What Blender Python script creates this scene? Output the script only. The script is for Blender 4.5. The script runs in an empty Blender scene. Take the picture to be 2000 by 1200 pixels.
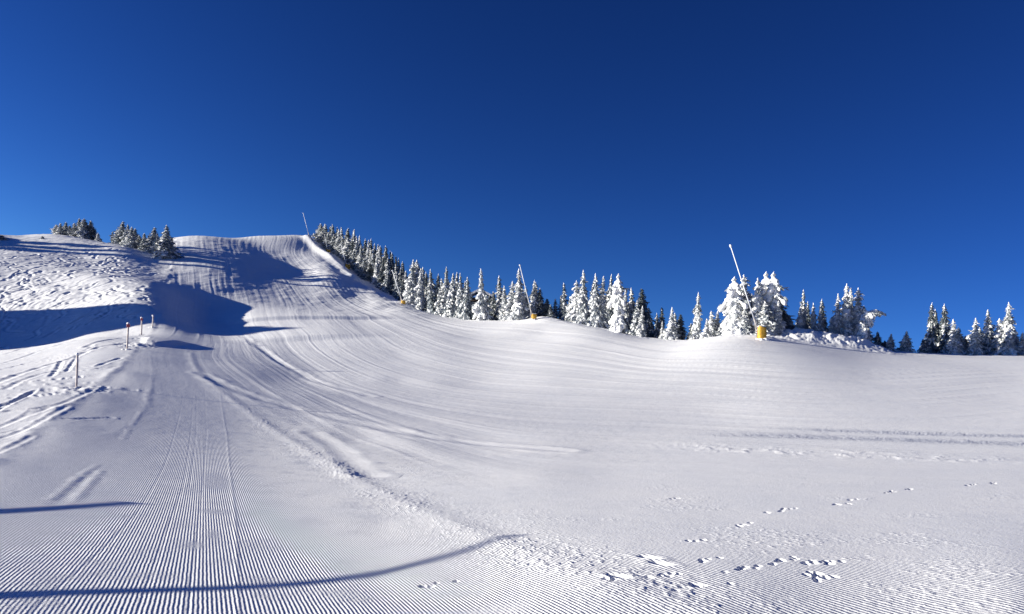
import bpy, math, random
import numpy as np
from mathutils import Vector, Matrix

# ------------------------------------------------------------------ camera, sky, sun, exposure
scene = bpy.context.scene
F = 1400.0            # focal length in pixels of the 2000 px wide photograph
YH = 705.0            # row of the horizontal in the photograph
EYE = 1.7
cam_d = bpy.data.cameras.new('camera')
cam = bpy.data.objects.new('camera', cam_d)
scene.collection.objects.link(cam)
cam.location = (0, 0, EYE)
cam.rotation_euler = (math.radians(90), 0, 0)
cam_d.sensor_width = 36
cam_d.lens = 36 * F / 2000
cam_d.shift_y = (YH - 600) / 2000
cam_d.clip_start = 0.1
cam_d.clip_end = 20000
scene.camera = cam

SUN_EL, SUN_AZ = 13.0, 6.0      # the sun stands left of the camera, a little behind it
se, sa = math.radians(SUN_EL), math.radians(SUN_AZ)
SUN = Vector((-math.cos(sa) * math.cos(se), -math.sin(sa) * math.cos(se), math.sin(se)))
sun_d = bpy.data.lights.new('sun', 'SUN')
sun_d.energy = 5.0
sun_d.angle = math.radians(0.5)
sun_d.color = (1.0, 0.93, 0.80)
sun = bpy.data.objects.new('sun', sun_d)
scene.collection.objects.link(sun)
sun.rotation_euler = (-SUN).to_track_quat('-Z', 'Y').to_euler()

world = bpy.data.worlds.new('World')
scene.world = world
world.use_nodes = True
wn = world.node_tree
bg = wn.nodes['Background']
sky = wn.nodes.new('ShaderNodeTexSky')
sky.sky_type = 'NISHITA'
sky.sun_disc = False
sky.sun_elevation = se
sky.sun_rotation = math.atan2(SUN.x, SUN.y)
sky.altitude = 2500
sky.air_density = 1.0
sky.dust_density = 0.25
sky.ozone_density = 4.0
hs = wn.nodes.new('ShaderNodeHueSaturation')
hs.inputs['Value'].default_value = 0.655
hs.inputs['Hue'].default_value = 0.509
hs.inputs['Saturation'].default_value = 1.11
gm = wn.nodes.new('ShaderNodeGamma')
gm.inputs['Gamma'].default_value = 1.5
# thin mountain air: the pale band at the horizon is pressed down out of sight
tcw = wn.nodes.new('ShaderNodeTexCoord'); mpw = wn.nodes.new('ShaderNodeMapping')
mpw.inputs['Scale'].default_value = (1, 1, 0.97); mpw.inputs['Location'].default_value = (0, 0, 0.06)
mpw.inputs['Rotation'].default_value = (0, math.radians(-7.5), 0)
wn.links.new(tcw.outputs['Generated'], mpw.inputs['Vector']); wn.links.new(mpw.outputs[0], sky.inputs['Vector'])
wn.links.new(sky.outputs[0], hs.inputs['Color'])
wn.links.new(hs.outputs[0], gm.inputs[0])
wn.links.new(gm.outputs[0], bg.inputs['Color'])
bg.inputs['Strength'].default_value = 0.05

vs = scene.view_settings
vs.view_transform = 'Standard'
vs.look = 'None'
vs.gamma = 1
vs.exposure = 1.08
try:
    scene.cycles.max_bounces = 6
    scene.cycles.diffuse_bounces = 3
except Exception:
    pass

rnd = random.Random(11)
RNG = np.random.default_rng(5)

# ------------------------------------------------------------------ noise
def vnoise(x, y, seed=0):
    xi = np.floor(x).astype(np.int64); yi = np.floor(y).astype(np.int64)
    fx = x - xi; fy = y - yi
    fx = fx * fx * fx * (fx * (fx * 6 - 15) + 10); fy = fy * fy * fy * (fy * (fy * 6 - 15) + 10)
    def h(a, b):
        n = (a * 374761393 + b * 668265263 + seed * 1442695041) & 0xffffffff
        n = ((n ^ (n >> 13)) * 1274126177) & 0xffffffff
        return ((n ^ (n >> 16)) & 0xffff) / 65535.0
    a = h(xi, yi); b = h(xi + 1, yi); c = h(xi, yi + 1); d = h(xi + 1, yi + 1)
    return (a + (b - a) * fx) * (1 - fy) + (c + (d - c) * fx) * fy - 0.5

def fbm(x, y, seed=0, octaves=4, gain=0.5):
    s = np.zeros_like(x); a = 1.0
    for k in range(octaves):
        s += a * vnoise(x * 2 ** k + 17.3 * k, y * 2 ** k - 9.1 * k, seed + k)
        a *= gain
    return s

def sstep(a, b, x):
    t = np.clip((x - a) / (b - a), 0, 1)
    return t * t * (3 - 2 * t)

# ------------------------------------------------------------------ terrain heights
# surveyed profiles: for a bearing (given as photo column) the ground height at a list of distances
PROFILE = {
    -1500: [(4, .5), (12, 1.2), (20, 2), (45, 4), (75, 7), (100, 10), (150, 18), (200, 25), (300, 26)],
    -600: [(4, 0.0), (8, 0.05), (12, -0.25), (20, -0.5), (34, -0.1), (60, 1.0), (80, 2.4), (100, 5.5), (115, 9.5), (150, 21), (200, 32), (300, 28)],
    -200: [(4, -0.149), (6, -0.244), (8, -0.328), (10, -0.377), (12, -0.413), (16, -0.62), (24, -0.5), (34, 0.0), (48, 0.55), (60, 1.2), (75, 2.2), (88, 2.6), (100, 4.8), (115, 10), (150, 23.6), (200, 33), (250, 33), (300, 29)],
    0: [(4, -0.201), (6, -0.321), (8, -0.431), (10, -0.507), (12, -0.571), (16, -0.626), (20, -0.62), (24, -0.5), (34, 0.16), (48, 0.9), (60, 1.6), (75, 2.8), (85, 2.75), (100, 5.2), (115, 10.2), (130, 15.4), (150, 22.8), (200, 34.2), (215, 35), (250, 33), (300, 28)],
    100: [(4, -0.226), (6, -0.359), (8, -0.482), (10, -0.572), (12, -0.65), (16, -0.737), (20, -0.685), (24, -0.44), (34, 0.22), (48, 1.12), (60, 2.0), (75, 3.47), (85, 3.5), (100, 6.2), (115, 10.8), (125, 14.4), (130, 15.6), (150, 22.0), (180, 30.5), (213, 38.8), (235, 39), (300, 32)],
    180: [(4, -0.247), (6, -0.39), (8, -0.523), (10, -0.624), (12, -0.713), (16, -0.827), (20, -0.816), (26, -0.495), (34, 0.122), (42, 0.75), (52, 1.6), (64, 2.85), (76, 4.15), (84, 4.3), (100, 7.4), (115, 11.6), (125, 14.6), (130, 16.4), (150, 21.0), (180, 30), (213, 37), (235, 37), (300, 33)],
    248: [(4, -0.264), (6, -0.416), (8, -0.558), (10, -0.668), (12, -0.766), (16, -0.902), (20, -0.927), (26, -0.67), (34, -0.117), (45, 0.976), (48, 1.15), (56, 1.9), (66, 3.1), (80, 4.45), (88, 5.0), (100, 8.0), (125, 15.0), (150, 20.4), (180, 29.5), (205, 34.5), (235, 35.5), (300, 40)],
    300: [(4, -0.277), (6, -0.436), (8, -0.584), (10, -0.701), (12, -0.806), (16, -0.96), (20, -1.011), (26, -0.803), (34, -0.299), (45, 0.74), (60, 2.1), (78, 4.3), (92, 6.1), (100, 8.2), (125, 14.6), (150, 19.4), (180, 27.6), (200, 33.2), (240, 41), (280, 44.5), (340, 44)],
    390: [(4, -0.3), (6, -0.469), (8, -0.629), (10, -0.757), (12, -0.874), (16, -1.057), (20, -1.153), (26, -1.028), (34, -0.606), (45, 0.339), (60, 1.5), (80, 3.75), (100, 6.0), (110, 7.3), (125, 10.7), (150, 17.9), (180, 26.9), (200, 32.7), (240, 43.4), (255, 46.0), (272, 47.2), (310, 47.2), (420, 43)],
    500: [(4, -0.325), (6, -0.507), (8, -0.679), (10, -0.82), (12, -0.951), (16, -1.165), (20, -1.313), (26, -1.281), (34, -0.951), (45, -0.14), (60, 0.95), (80, 3.1), (100, 5.5), (112, 7.4), (125, 10.0), (150, 15.6), (200, 29.2), (250, 42.9), (280, 50.4), (298, 51.6), (330, 51.6), (420, 46)],
    600: [(4, -0.342), (6, -0.533), (8, -0.715), (10, -0.865), (12, -1.006), (16, -1.243), (20, -1.427), (26, -1.461), (34, -1.22), (45, -0.46), (60, 0.3), (80, 2.8), (100, 5.6), (115, 8.0), (130, 10.4), (150, 13.8), (200, 25.9), (250, 40.0), (285, 50.3), (300, 54), (316, 55), (340, 55), (420, 50)],
    650: [(4, -0.349), (6, -0.543), (8, -0.727), (10, -0.881), (12, -1.025), (16, -1.27), (20, -1.467), (26, -1.524), (34, -1.282), (45, -0.64), (60, 0.25), (80, 2.8), (100, 5.7), (115, 8.0), (130, 10.0), (150, 13.3), (190, 24.2), (215, 30.2), (238, 35.7), (258, 39.6), (280, 44), (305, 50.2), (340, 53), (420, 45)],
    700: [(4, -0.353), (6, -0.549), (8, -0.736), (10, -0.892), (12, -1.038), (16, -1.289), (20, -1.495), (26, -1.569), (30, -1.6), (45, -0.78), (60, 0.2), (80, 2.7), (100, 5.7), (115, 7.8), (130, 9.8), (150, 12.9), (175, 18.0), (199, 23.7), (216, 26.3), (240, 31), (270, 38), (298, 43), (330, 44), (420, 34)],
    740: [(4, -0.33), (8, -0.745), (12, -1.052), (20, -1.534), (30, -1.6), (45, -0.86), (60, 0.2), (80, 2.6), (100, 5.7), (130, 9.8), (150, 12.8), (165, 15.6), (180, 18.8), (196, 21), (220, 25.5), (250, 30.5), (290, 32), (420, 22)],
    780: [(4, -0.33), (8, -0.74), (12, -1.044), (20, -1.528), (30, -1.6), (45, -0.92), (60, 0.1), (80, 2.5), (100, 5.6), (130, 9.8), (150, 12.7), (168, 15.2), (183, 17.0), (208, 20), (235, 21.5), (300, 19), (420, 10)],
    850: [(4, -0.33), (8, -0.732), (12, -1.03), (20, -1.518), (30, -1.65), (45, -1.0), (60, 0.1), (80, 2.5), (100, 5.5), (120, 8.1), (138, 10.3), (145, 11.0), (158, 11.8), (185, 12.4), (250, 8), (420, -10)],
    930: [(4, -0.33), (8, -0.722), (12, -1.014), (20, -1.506), (30, -1.7), (45, -1.05), (60, 0.0), (80, 2.4), (100, 5.3), (126, 8.7), (136, 9.3), (160, 9.0), (250, 0), (420, -20)],
    1060: [(4, -0.33), (7, -0.6), (12, -0.97), (20, -1.45), (30, -1.66), (45, -1.1), (60, 0.2), (80, 2.7), (100, 5.8), (112, 8.0), (122, 8.6), (145, 8), (200, 2), (420, -35)],
    1180: [(4, -0.33), (7, -0.56), (12, -0.95), (20, -1.45), (30, -1.68), (45, -1.1), (60, 0.3), (80, 3.0), (100, 6.0), (110, 6.4), (130, 5.5), (200, -3), (420, -45)],
    1300: [(4, -0.33), (7, -0.56), (12, -0.93), (20, -1.41), (30, -1.66), (45, -1.1), (60, 0.5), (75, 2.6), (88, 4.2), (98, 4.4), (120, 3), (200, -6), (420, -50)],
    1420: [(4, -0.33), (7, -0.56), (12, -0.92), (20, -1.38), (30, -1.62), (45, -1.05), (60, 0.8), (72, 3.0), (82, 4.4), (95, 4.6), (115, 3), (200, -8), (420, -50)],
    1500: [(4, -0.33), (7, -0.57), (12, -0.91), (20, -1.36), (30, -1.6), (45, -0.95), (60, 0.9), (72, 3.0), (82, 4.3), (95, 4.4), (115, 2.5), (200, -9), (420, -50)],
    1700: [(4, -0.34), (7, -0.6), (12, -0.9), (20, -1.33), (30, -1.55), (45, -0.95), (60, 0.5), (75, 2.2), (86, 2.95), (98, 3.0), (120, 1.2), (200, -10), (420, -55)],
    2000: [(4, -0.36), (7, -0.56), (12, -0.89), (20, -1.3), (30, -1.5), (45, -1.0), (60, 0.2), (75, 1.6), (90, 2.33), (105, 2.1), (130, 0), (200, -10), (420, -55)],
    2600: [(4, -0.4), (12, -0.9), (30, -1.4), (60, 0.0), (90, 1.5), (130, -1), (200, -12), (420, -60)],
    3500: [(4, -.5), (12, -1.5), (30, -2.2), (60, .0), (90, .5), (130, -3), (200, -15), (420, -60)],
}
FAR = [(800, -60), (1600, -150), (4000, -260)]

def tps_fit(P, V, lam):
    d2 = ((P[:, None] - P[None]) ** 2).sum(-1)
    K = 0.5 * d2 * np.log(d2 + 1e-12)
    K += lam * np.eye(len(P))
    n = len(P)
    Q = np.c_[np.ones(n), P]
    A = np.zeros((n + 3, n + 3)); A[:n, :n] = K; A[:n, n:] = Q; A[n:, :n] = Q.T
    return np.linalg.solve(A, np.r_[V, np.zeros(3)])

def tps_eval(P, w, G):
    out = np.empty(len(G))
    n = len(P)
    for i in range(0, len(G), 20000):
        g = G[i:i + 20000]
        d2 = ((g[:, None] - P[None]) ** 2).sum(-1)
        out[i:i + 20000] = (0.5 * d2 * np.log(d2 + 1e-12)) @ w[:n] + w[n] + g @ w[n + 1:]
    return out

U0, U1, NU = -1600.0, 3600.0, 300
S0, S1, NS = math.log2(3.5), math.log2(5000.0), 260
ug = np.linspace(U0, U1, NU); sg = np.linspace(S0, S1, NS)

class Table:
    """smooth function of bearing (photo column) and distance, fitted to scattered samples"""
    def __init__(self, pts, lam=1e-4):
        pts = np.array(pts, float)
        self.P = np.c_[pts[:, 0] / 260.0, np.log2(pts[:, 1]) * 1.6]
        w = tps_fit(self.P, pts[:, 2], lam)
        U, S = np.meshgrid(ug, sg, indexing='ij')
        self.T = tps_eval(self.P, w, np.c_[U.ravel() / 260.0, S.ravel() * 1.6]).reshape(NU, NS)
    def __call__(self, u, Y):
        u = np.clip(u, U0, U1); s = np.log2(np.clip(Y, 3.6, 4900))
        a = (u - U0) / (U1 - U0) * (NU - 1); b = (s - S0) / (S1 - S0) * (NS - 1)
        i = np.clip(np.floor(a).astype(int), 1, NU - 3); j = np.clip(np.floor(b).astype(int), 1, NS - 3)
        fa = a - i; fb = b - j
        def wts(f):
            return (-.5 * f + f * f - .5 * f ** 3, 1 - 2.5 * f * f + 1.5 * f ** 3, .5 * f + 2 * f * f - 1.5 * f ** 3, -.5 * f * f + .5 * f ** 3)
        wa, wb = wts(fa), wts(fb)
        r = 0
        for p in range(4):
            for q in range(4):
                r = r + wa[p] * wb[q] * self.T[i + p - 1, j + q - 1]
        return r

pts = []
for u, prof in PROFILE.items():
    pts += [(u, y, z) for y, z in prof]
for u in (-1500, -600, 0, 390, 700, 1060, 1500, 2000, 2600, 3500):
    pts += [(u, y, z) for y, z in FAR]
HT = Table(pts, 2e-3)

def to_uY(X, Y):
    Ye = np.maximum(Y, 4.0)
    return 1000 + F * X / Ye, Ye

def ridge(X, Y, ax, ay, bx, by, h, w0, w1=None, fade=2.0):
    """long soft ridge from a to b; w0 / w1 = half widths on its two sides"""
    w1 = w1 or w0
    dx, dy = bx - ax, by - ay
    L = math.hypot(dx, dy); dx /= L; dy /= L
    t = (X - ax) * dx + (Y - ay) * dy
    d = -(X - ax) * dy + (Y - ay) * dx
    w = np.where(d > 0, w0, w1)
    return h * np.exp(-(d / w) ** 2) * sstep(-fade, fade, t) * (1 - sstep(L - fade, L + fade, t))

def height(X, Y):
    u, Ye = to_uY(X, Y)
    z = HT(u, Ye)
    # wooded shoulder out of frame, whose shade falls into the hollow
    z = z + 20 * np.exp(-((X + 130) / 20) ** 2 - ((Y - 94) / 21) ** 2)
    z = z + 8 * np.exp(-((X + 154) / 15) ** 2 - ((Y - 178) / 30) ** 2)  # second unseen knoll, added to lengthen the shade across the hill
    # snow heap in front of the nearest lance and trees
    z = z + 1.55 * np.exp(-((X - 37.5) / 6.0) ** 4 - ((Y - 86) / 3.4) ** 2)
    return z

def ground_z(X, Y):
    return float(height(np.array([float(X)]), np.array([float(Y)]))[0])

YS = np.exp(np.linspace(math.log(4.5), math.log(420), 1500))
def pick(x, y, near=0):
    """first ground point met by the line of sight through photo pixel (x, y)"""
    X = (x - 1000) / F * YS
    yy = YH - F * (height(X, YS) - EYE) / YS
    m = (yy <= y) & (YS >= near)
    k = int(np.argmax(m)) if m.any() else len(YS) - 1
    if k == 0 or not m.any():
        Yh = YS[k]
    else:
        y0, y1 = yy[k - 1], yy[k]
        Yh = YS[k - 1] + (YS[k] - YS[k - 1]) * (y0 - y) / max(y0 - y1, 1e-6)
    return ((x - 1000) / F * Yh, Yh)

# ------------------------------------------------------------------ materials
def new_mat(name):
    m = bpy.data.materials.new(name); m.use_nodes = True
    n = m.node_tree.nodes; l = m.node_tree.links
    return m, n, l, n['Principled BSDF']

def mathn(n, l, op, a, b=None, c=None):
    k = n.new('ShaderNodeMath'); k.operation = op
    for i, v in enumerate((a, b, c)):
        if v is None: continue
        if isinstance(v, (int, float)): k.inputs[i].default_value = v
        else: l.new(v, k.inputs[i])
    return k.outputs[0]

def ground_material():
    m, n, l, p = new_mat('groomed_snow')
    p.inputs['Roughness'].default_value = 0.55
    p.inputs['Specular IOR Level'].default_value = 0.25
    geo = n.new('ShaderNodeNewGeometry')
    def att(name):
        a = n.new('ShaderNodeAttribute'); a.attribute_name = name; return a.outputs['Fac']
    groove, cord = att('groove'), att('corduroy')
    flow, fmask = att('flow'), att('flow_mask')
    def noise(scale, detail=3, rough=0.55):
        t = n.new('ShaderNodeTexNoise'); t.inputs['Scale'].default_value = scale
        t.inputs['Detail'].default_value = detail; t.inputs['Roughness'].default_value = rough
        l.new(geo.outputs['Position'], t.inputs['Vector']); return t.outputs['Fac']
    # corduroy left by the groomer's comb, partly crumbled
    wob = mathn(n, l, 'MULTIPLY', noise(6.0, 2), 0.40)
    ph = mathn(n, l, 'MULTIPLY', mathn(n, l, 'ADD', groove, wob), 2 * math.pi)
    wave = mathn(n, l, 'SINE', ph)
    crumble = n.new('ShaderNodeMapRange'); crumble.inputs[1].default_value = 0.34; crumble.inputs[2].default_value = 0.52
    crumble.inputs[3].default_value = 0.35; crumble.inputs[4].default_value = 1.0
    l.new(noise(1.3, 4, 0.65), crumble.inputs[0])
    h = mathn(n, l, 'MULTIPLY', mathn(n, l, 'MULTIPLY', wave, 0.0028), mathn(n, l, 'MULTIPLY', cord, crumble.outputs[0]))
    g1 = mathn(n, l, 'MULTIPLY', noise(22, 3, 0.7), 0.008)
    g2 = mathn(n, l, 'MULTIPLY', noise(2.2, 4, 0.6), 0.010)
    cx = n.new('ShaderNodeCombineXYZ'); l.new(mathn(n, l, 'MULTIPLY', flow, 2.6), cx.inputs[0])
    l.new(mathn(n, l, 'MULTIPLY', noise(0.05, 1), 6.0), cx.inputs[1])
    st = n.new('ShaderNodeTexNoise'); st.noise_dimensions = '2D'; st.inputs['Scale'].default_value = 1.0; st.inputs['Detail'].default_value = 4; st.inputs['Roughness'].default_value = 0.6
    l.new(cx.outputs[0], st.inputs['Vector'])
    h = mathn(n, l, 'ADD', h, mathn(n, l, 'MULTIPLY', mathn(n, l, 'MULTIPLY', st.outputs['Fac'], 0.026), fmask))
    hh = mathn(n, l, 'ADD', h, mathn(n, l, 'ADD', g1, g2))
    b = n.new('ShaderNodeBump'); b.inputs['Distance'].default_value = 1.0; b.inputs['Strength'].default_value = 1.0
    l.new(hh, b.inputs['Height']); l.new(b.outputs[0], p.inputs['Normal'])
    cr = n.new('ShaderNodeValToRGB')
    cr.color_ramp.elements[0].position = 0.3; cr.color_ramp.elements[0].color = (0.83, 0.85, 0.88, 1)
    cr.color_ramp.elements[1].position = 0.7; cr.color_ramp.elements[1].color = (0.90, 0.91, 0.92, 1)
    l.new(noise(0.35, 4), cr.inputs[0])
    # bands where shade is painted into the snow colour as a grey-blue tint
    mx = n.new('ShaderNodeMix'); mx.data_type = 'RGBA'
    l.new(mathn(n, l, 'MULTIPLY', att('shade_band'), mathn(n, l, 'ADD', noise(9, 3), 0.4)), mx.inputs['Factor'])
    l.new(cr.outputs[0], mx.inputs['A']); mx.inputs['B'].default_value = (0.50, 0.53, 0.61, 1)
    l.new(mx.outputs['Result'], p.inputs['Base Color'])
    return m

def plain(name, col, rough=0.6, noise_scale=None, col2=None, bump=0.0, metallic=0.0):
    m, n, l, p = new_mat(name)
    p.inputs['Roughness'].default_value = rough
    p.inputs['Metallic'].default_value = metallic
    p.inputs['Base Color'].default_value = (*col, 1)
    if noise_scale:
        tc = n.new('ShaderNodeTexCoord')
        t = n.new('ShaderNodeTexNoise'); t.inputs['Scale'].default_value = noise_scale; t.inputs['Detail'].default_value = 4
        l.new(tc.outputs['Object'], t.inputs['Vector'])
        r = n.new('ShaderNodeValToRGB')
        r.color_ramp.elements[0].position = 0.38; r.color_ramp.elements[0].color = (*col, 1)
        r.color_ramp.elements[1].position = 0.62; r.color_ramp.elements[1].color = (*(col2 or col), 1)
        l.new(t.outputs['Fac'], r.inputs[0]); l.new(r.outputs[0], p.inputs['Base Color'])
        if bump:
            b = n.new('ShaderNodeBump'); b.inputs['Distance'].default_value = bump
            l.new(t.outputs['Fac'], b.inputs['Height']); l.new(b.outputs[0], p.inputs['Normal'])
    return m

M = {
    'ground': ground_material(),
    'snow': plain('tree_snow', (0.78, 0.79, 0.81), 0.6, 5.0, (0.86, 0.86, 0.87), 0.05),
    'needle': plain('spruce_needles', (0.065, 0.085, 0.095), 0.7, 1.6, (0.22, 0.26, 0.29)),
    'frost': plain('frosted_needles', (0.12, 0.15, 0.165), 0.7, 1.6, (0.38, 0.42, 0.46)),
    'rime': plain('rimed_needles', (0.24, 0.27, 0.29), 0.7, 2.0, (0.55, 0.58, 0.61)),
    'bark': plain('spruce_bark', (0.055, 0.040, 0.032), 0.9, 8.0, (0.10, 0.08, 0.065), 0.03),
    'steel': plain('frosted_aluminium', (0.50, 0.53, 0.58), 0.5, 4.0, (0.68, 0.70, 0.74)),
    'grey': plain('weathered_steel', (0.22, 0.21, 0.22), 0.5, 4.0, (0.35, 0.34, 0.34)),
    'yellow': plain('yellow_padding', (0.58, 0.34, 0.03), 0.6, 3.0, (0.46, 0.25, 0.03), 0.02),
    'wood': plain('weathered_post_wood', (0.42, 0.36, 0.34), 0.8, 6.0, (0.62, 0.57, 0.56), 0.01),
    'red': plain('red_marker_paint', (0.33, 0.045, 0.06), 0.6, 6.0, (0.45, 0.10, 0.11)),
    'hutwood': plain('dark_timber', (0.075, 0.048, 0.032), 0.8, 3.0, (0.12, 0.08, 0.055), 0.02),
    'glass': plain('window_glass', (0.02, 0.03, 0.04), 0.08),
}

# ------------------------------------------------------------------ the snow surface, one sheet
EDGE_Y = [3, 8, 16, 24, 34, 48, 70, 90, 112, 135, 170, 200, 300, 400]
EDGE_U = [-1100, -295, 0, 100, 180, 240, 280, 305, 322, 326, 336, 344, 341, 340]
def edge_dist(X, Y):
    """metres left of the groomed edge (negative = on the piste)"""
    Ye = np.maximum(Y, 3)
    return (np.interp(np.log(Ye), np.log(EDGE_Y), EDGE_U) - 1000) / F * Ye - X

FLOW = [
    (0, [(345, 475), (345, 520), (350, 580), (345, 640), (300, 720), (180, 860), (60, 1000)]),
    (3, [(380, 470), (385, 540), (383, 620), (372, 690), (385, 725), (430, 765), (520, 830), (620, 900), (800, 985), (1000, 1070)]),
    (7, [(420, 468), (428, 550), (440, 620), (470, 670), (540, 735), (640, 790), (800, 850), (1000, 905), (1400, 930), (2000, 960)]),
    (12, [(470, 468), (495, 550), (515, 620), (565, 690), (650, 745), (770, 785), (1000, 825), (1400, 845), (2000, 858)]),
    (18, [(520, 468), (560, 550), (600, 620), (660, 680), (740, 720), (850, 750), (1000, 770), (1400, 788), (2000, 782)]),
    (26, [(570, 468), (620, 540), (690, 605), (760, 645), (850, 685), (1000, 715), (1400, 745), (2000, 742)]),
    (36, [(600, 475), (680, 560), (760, 605), (850, 637), (1000, 665), (1200, 690), (1500, 712), (2000, 718)]),
    (46, [(640, 505), (780, 600), (900, 633), (1060, 642), (1300, 677), (1500, 675), (2000, 702)]),
]
fp = []
for g, line in FLOW:
    for (x, y) in line:
        X, Y = pick(x, y); fp.append((x, Y, g))
fp += [(-600, 100, -25), (-600, 20, -12), (2600, 30, 8), (2600, 90, 50), (1000, 300, 90), (0, 300, -20), (1000, 6, -6), (2000, 6, 0), (0, 6, -9)]
FT = Table(fp, 3e-2)

ysn = np.arange(1420, 872, -0.65)
rows = np.r_[[-400, -90, -25, -6, 0.5, 3.0], 2380 / (ysn - 817), np.arange(43.5, 100, 0.35), np.arange(100, 225, 0.25), np.arange(225, 330, 0.5), np.geomspace(331, 4800, 60)]
uo = 1060 * np.geomspace(1, 16, 46)[1:]
cols = np.r_[1000 - uo[::-1], np.arange(-60, 2060, 1.6), 1000 + uo]
NR, NC = len(rows), len(cols)
YY = np.repeat(rows, NC)
UU = np.tile(cols, NR)
XX = (UU - 1000) / F * np.where(YY < 4, 4 + (4 - YY) * 1.5, YY)
ZZ = height(XX, YY)
ed = edge_dist(XX, YY)
GB = FT(1000 + F * XX / np.maximum(YY, 4), np.maximum(YY, 4))
piste = sstep(0.5, -0.5, ed)
far_on = sstep(14, 30, YY)
crest_Y = np.interp(cols, [0, 340, 390, 500, 600, 650, 700, 740, 780, 850, 930, 1060, 1180, 1300, 1420, 1500, 1700, 2000],
                    [40, 290, 270, 290, 304, 239, 200, 181, 168, 146, 126, 113, 101, 89, 82, 81, 85, 90])
CY = np.interp(UU, cols, crest_Y)
beyond = sstep(0.5, 5, YY - CY) * (UU > 400)
groom = piste * (1 - beyond)

# groomer passes: long low ribs and seams along the flow lines
ribs = (0.045 * vnoise(GB * .55, np.log(YY.clip(4)) * 2.5, 4) + 0.032 * vnoise(GB * 1.1, np.log(YY.clip(4)) * 3, 1) + 0.012 * vnoise(GB * 2.2, np.log(YY.clip(4)) * 4, 2))
ph = GB / 2.6
seam = np.exp(-(((ph - np.round(ph)) * 2.6) / 0.12) ** 2) * (0.5 + vnoise(np.round(ph) * 3.7, np.log(YY.clip(4)) * 3, 9))
ZZ += groom * far_on * (1 - .8 * sstep(5, 2, GB) * sstep(100, 80, YY)) * ((1.0 - .68 * sstep(125, 160, YY)) * 1.0 * ribs + 0.025 * seam)
# waviness of the steep pitch
steep = sstep(118, 150, YY) * groom
ZZ += steep * (0.30 * (1 - .8 * sstep(215, 245, YY)) * fbm(XX / 7, YY / 14, 21, 4) + 0.05 * vnoise(GB * 2.0, YY / 30, 22))
ZZ += groom * (1 - steep) * far_on * 0.07 * fbm(XX / 12, YY / 8, 23, 2)
# fine crumbs where the comb broke
ZZ += groom * far_on * 0.005 * fbm(XX / .35, YY / .35, 24, 2)

def seg_dist(px, py, poly):
    d = np.full(px.shape, 1e9); t_all = np.zeros(px.shape); acc = 0.0
    for (ax, ay), (bx, by) in zip(poly[:-1], poly[1:]):
        vx, vy = bx - ax, by - ay; L2 = vx * vx + vy * vy + 1e-9
        t = np.clip(((px - ax) * vx + (py - ay) * vy) / L2, 0, 1)
        dd = np.hypot(px - ax - t * vx, py - ay - t * vy)
        m = dd < d
        d[m] = dd[m]; t_all[m] = (acc + t * math.sqrt(L2))[m]; acc += math.sqrt(L2)
    return d, t_all

def smooth_poly(poly, k=4):
    for _ in range(k):
        q = [poly[0]]
        for a, b in zip(poly[:-1], poly[1:]):
            q += [(a[0] * .75 + b[0] * .25, a[1] * .75 + b[1] * .25), (a[0] * .25 + b[0] * .75, a[1] * .25 + b[1] * .75)]
        poly = q + [poly[-1]]
    return poly

def local(poly, pad):
    xs = [p[0] for p in poly]; ys = [p[1] for p in poly]
    r0 = max(np.searchsorted(rows, min(ys) - pad) - 1, 0); r1 = min(np.searchsorted(rows, max(ys) + pad) + 1, NR)
    if r1 <= r0: return np.array([], int)
    idx = np.arange(r0 * NC, r1 * NC)
    m = (XX[idx] > min(xs) - pad) & (XX[idx] < max(xs) + pad) & (YY[idx] > min(ys) - pad) & (YY[idx] < max(ys) + pad)
    return idx[m]

def carve(poly, width, depth, lip=0.35, rag=0.4, seed=0):
    """a track pressed into the snow: trough with thrown-up lips, uneven along its length"""
    i = local(poly, width * 3)
    if not len(i): return
    d, t = seg_dist(XX[i], YY[i], poly)
    k = 1 + rag * 2 * vnoise(t / (width * 3), t * 0 + seed, 31)
    w = width * (0.8 + 0.4 * k)
    ZZ[i] += k * depth * (-np.exp(-(d / w) ** 2) + lip * np.exp(-((d - 1.6 * w) / (0.7 * w)) ** 2))

def P(img): return [pick(x, y) for x, y in img]

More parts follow.
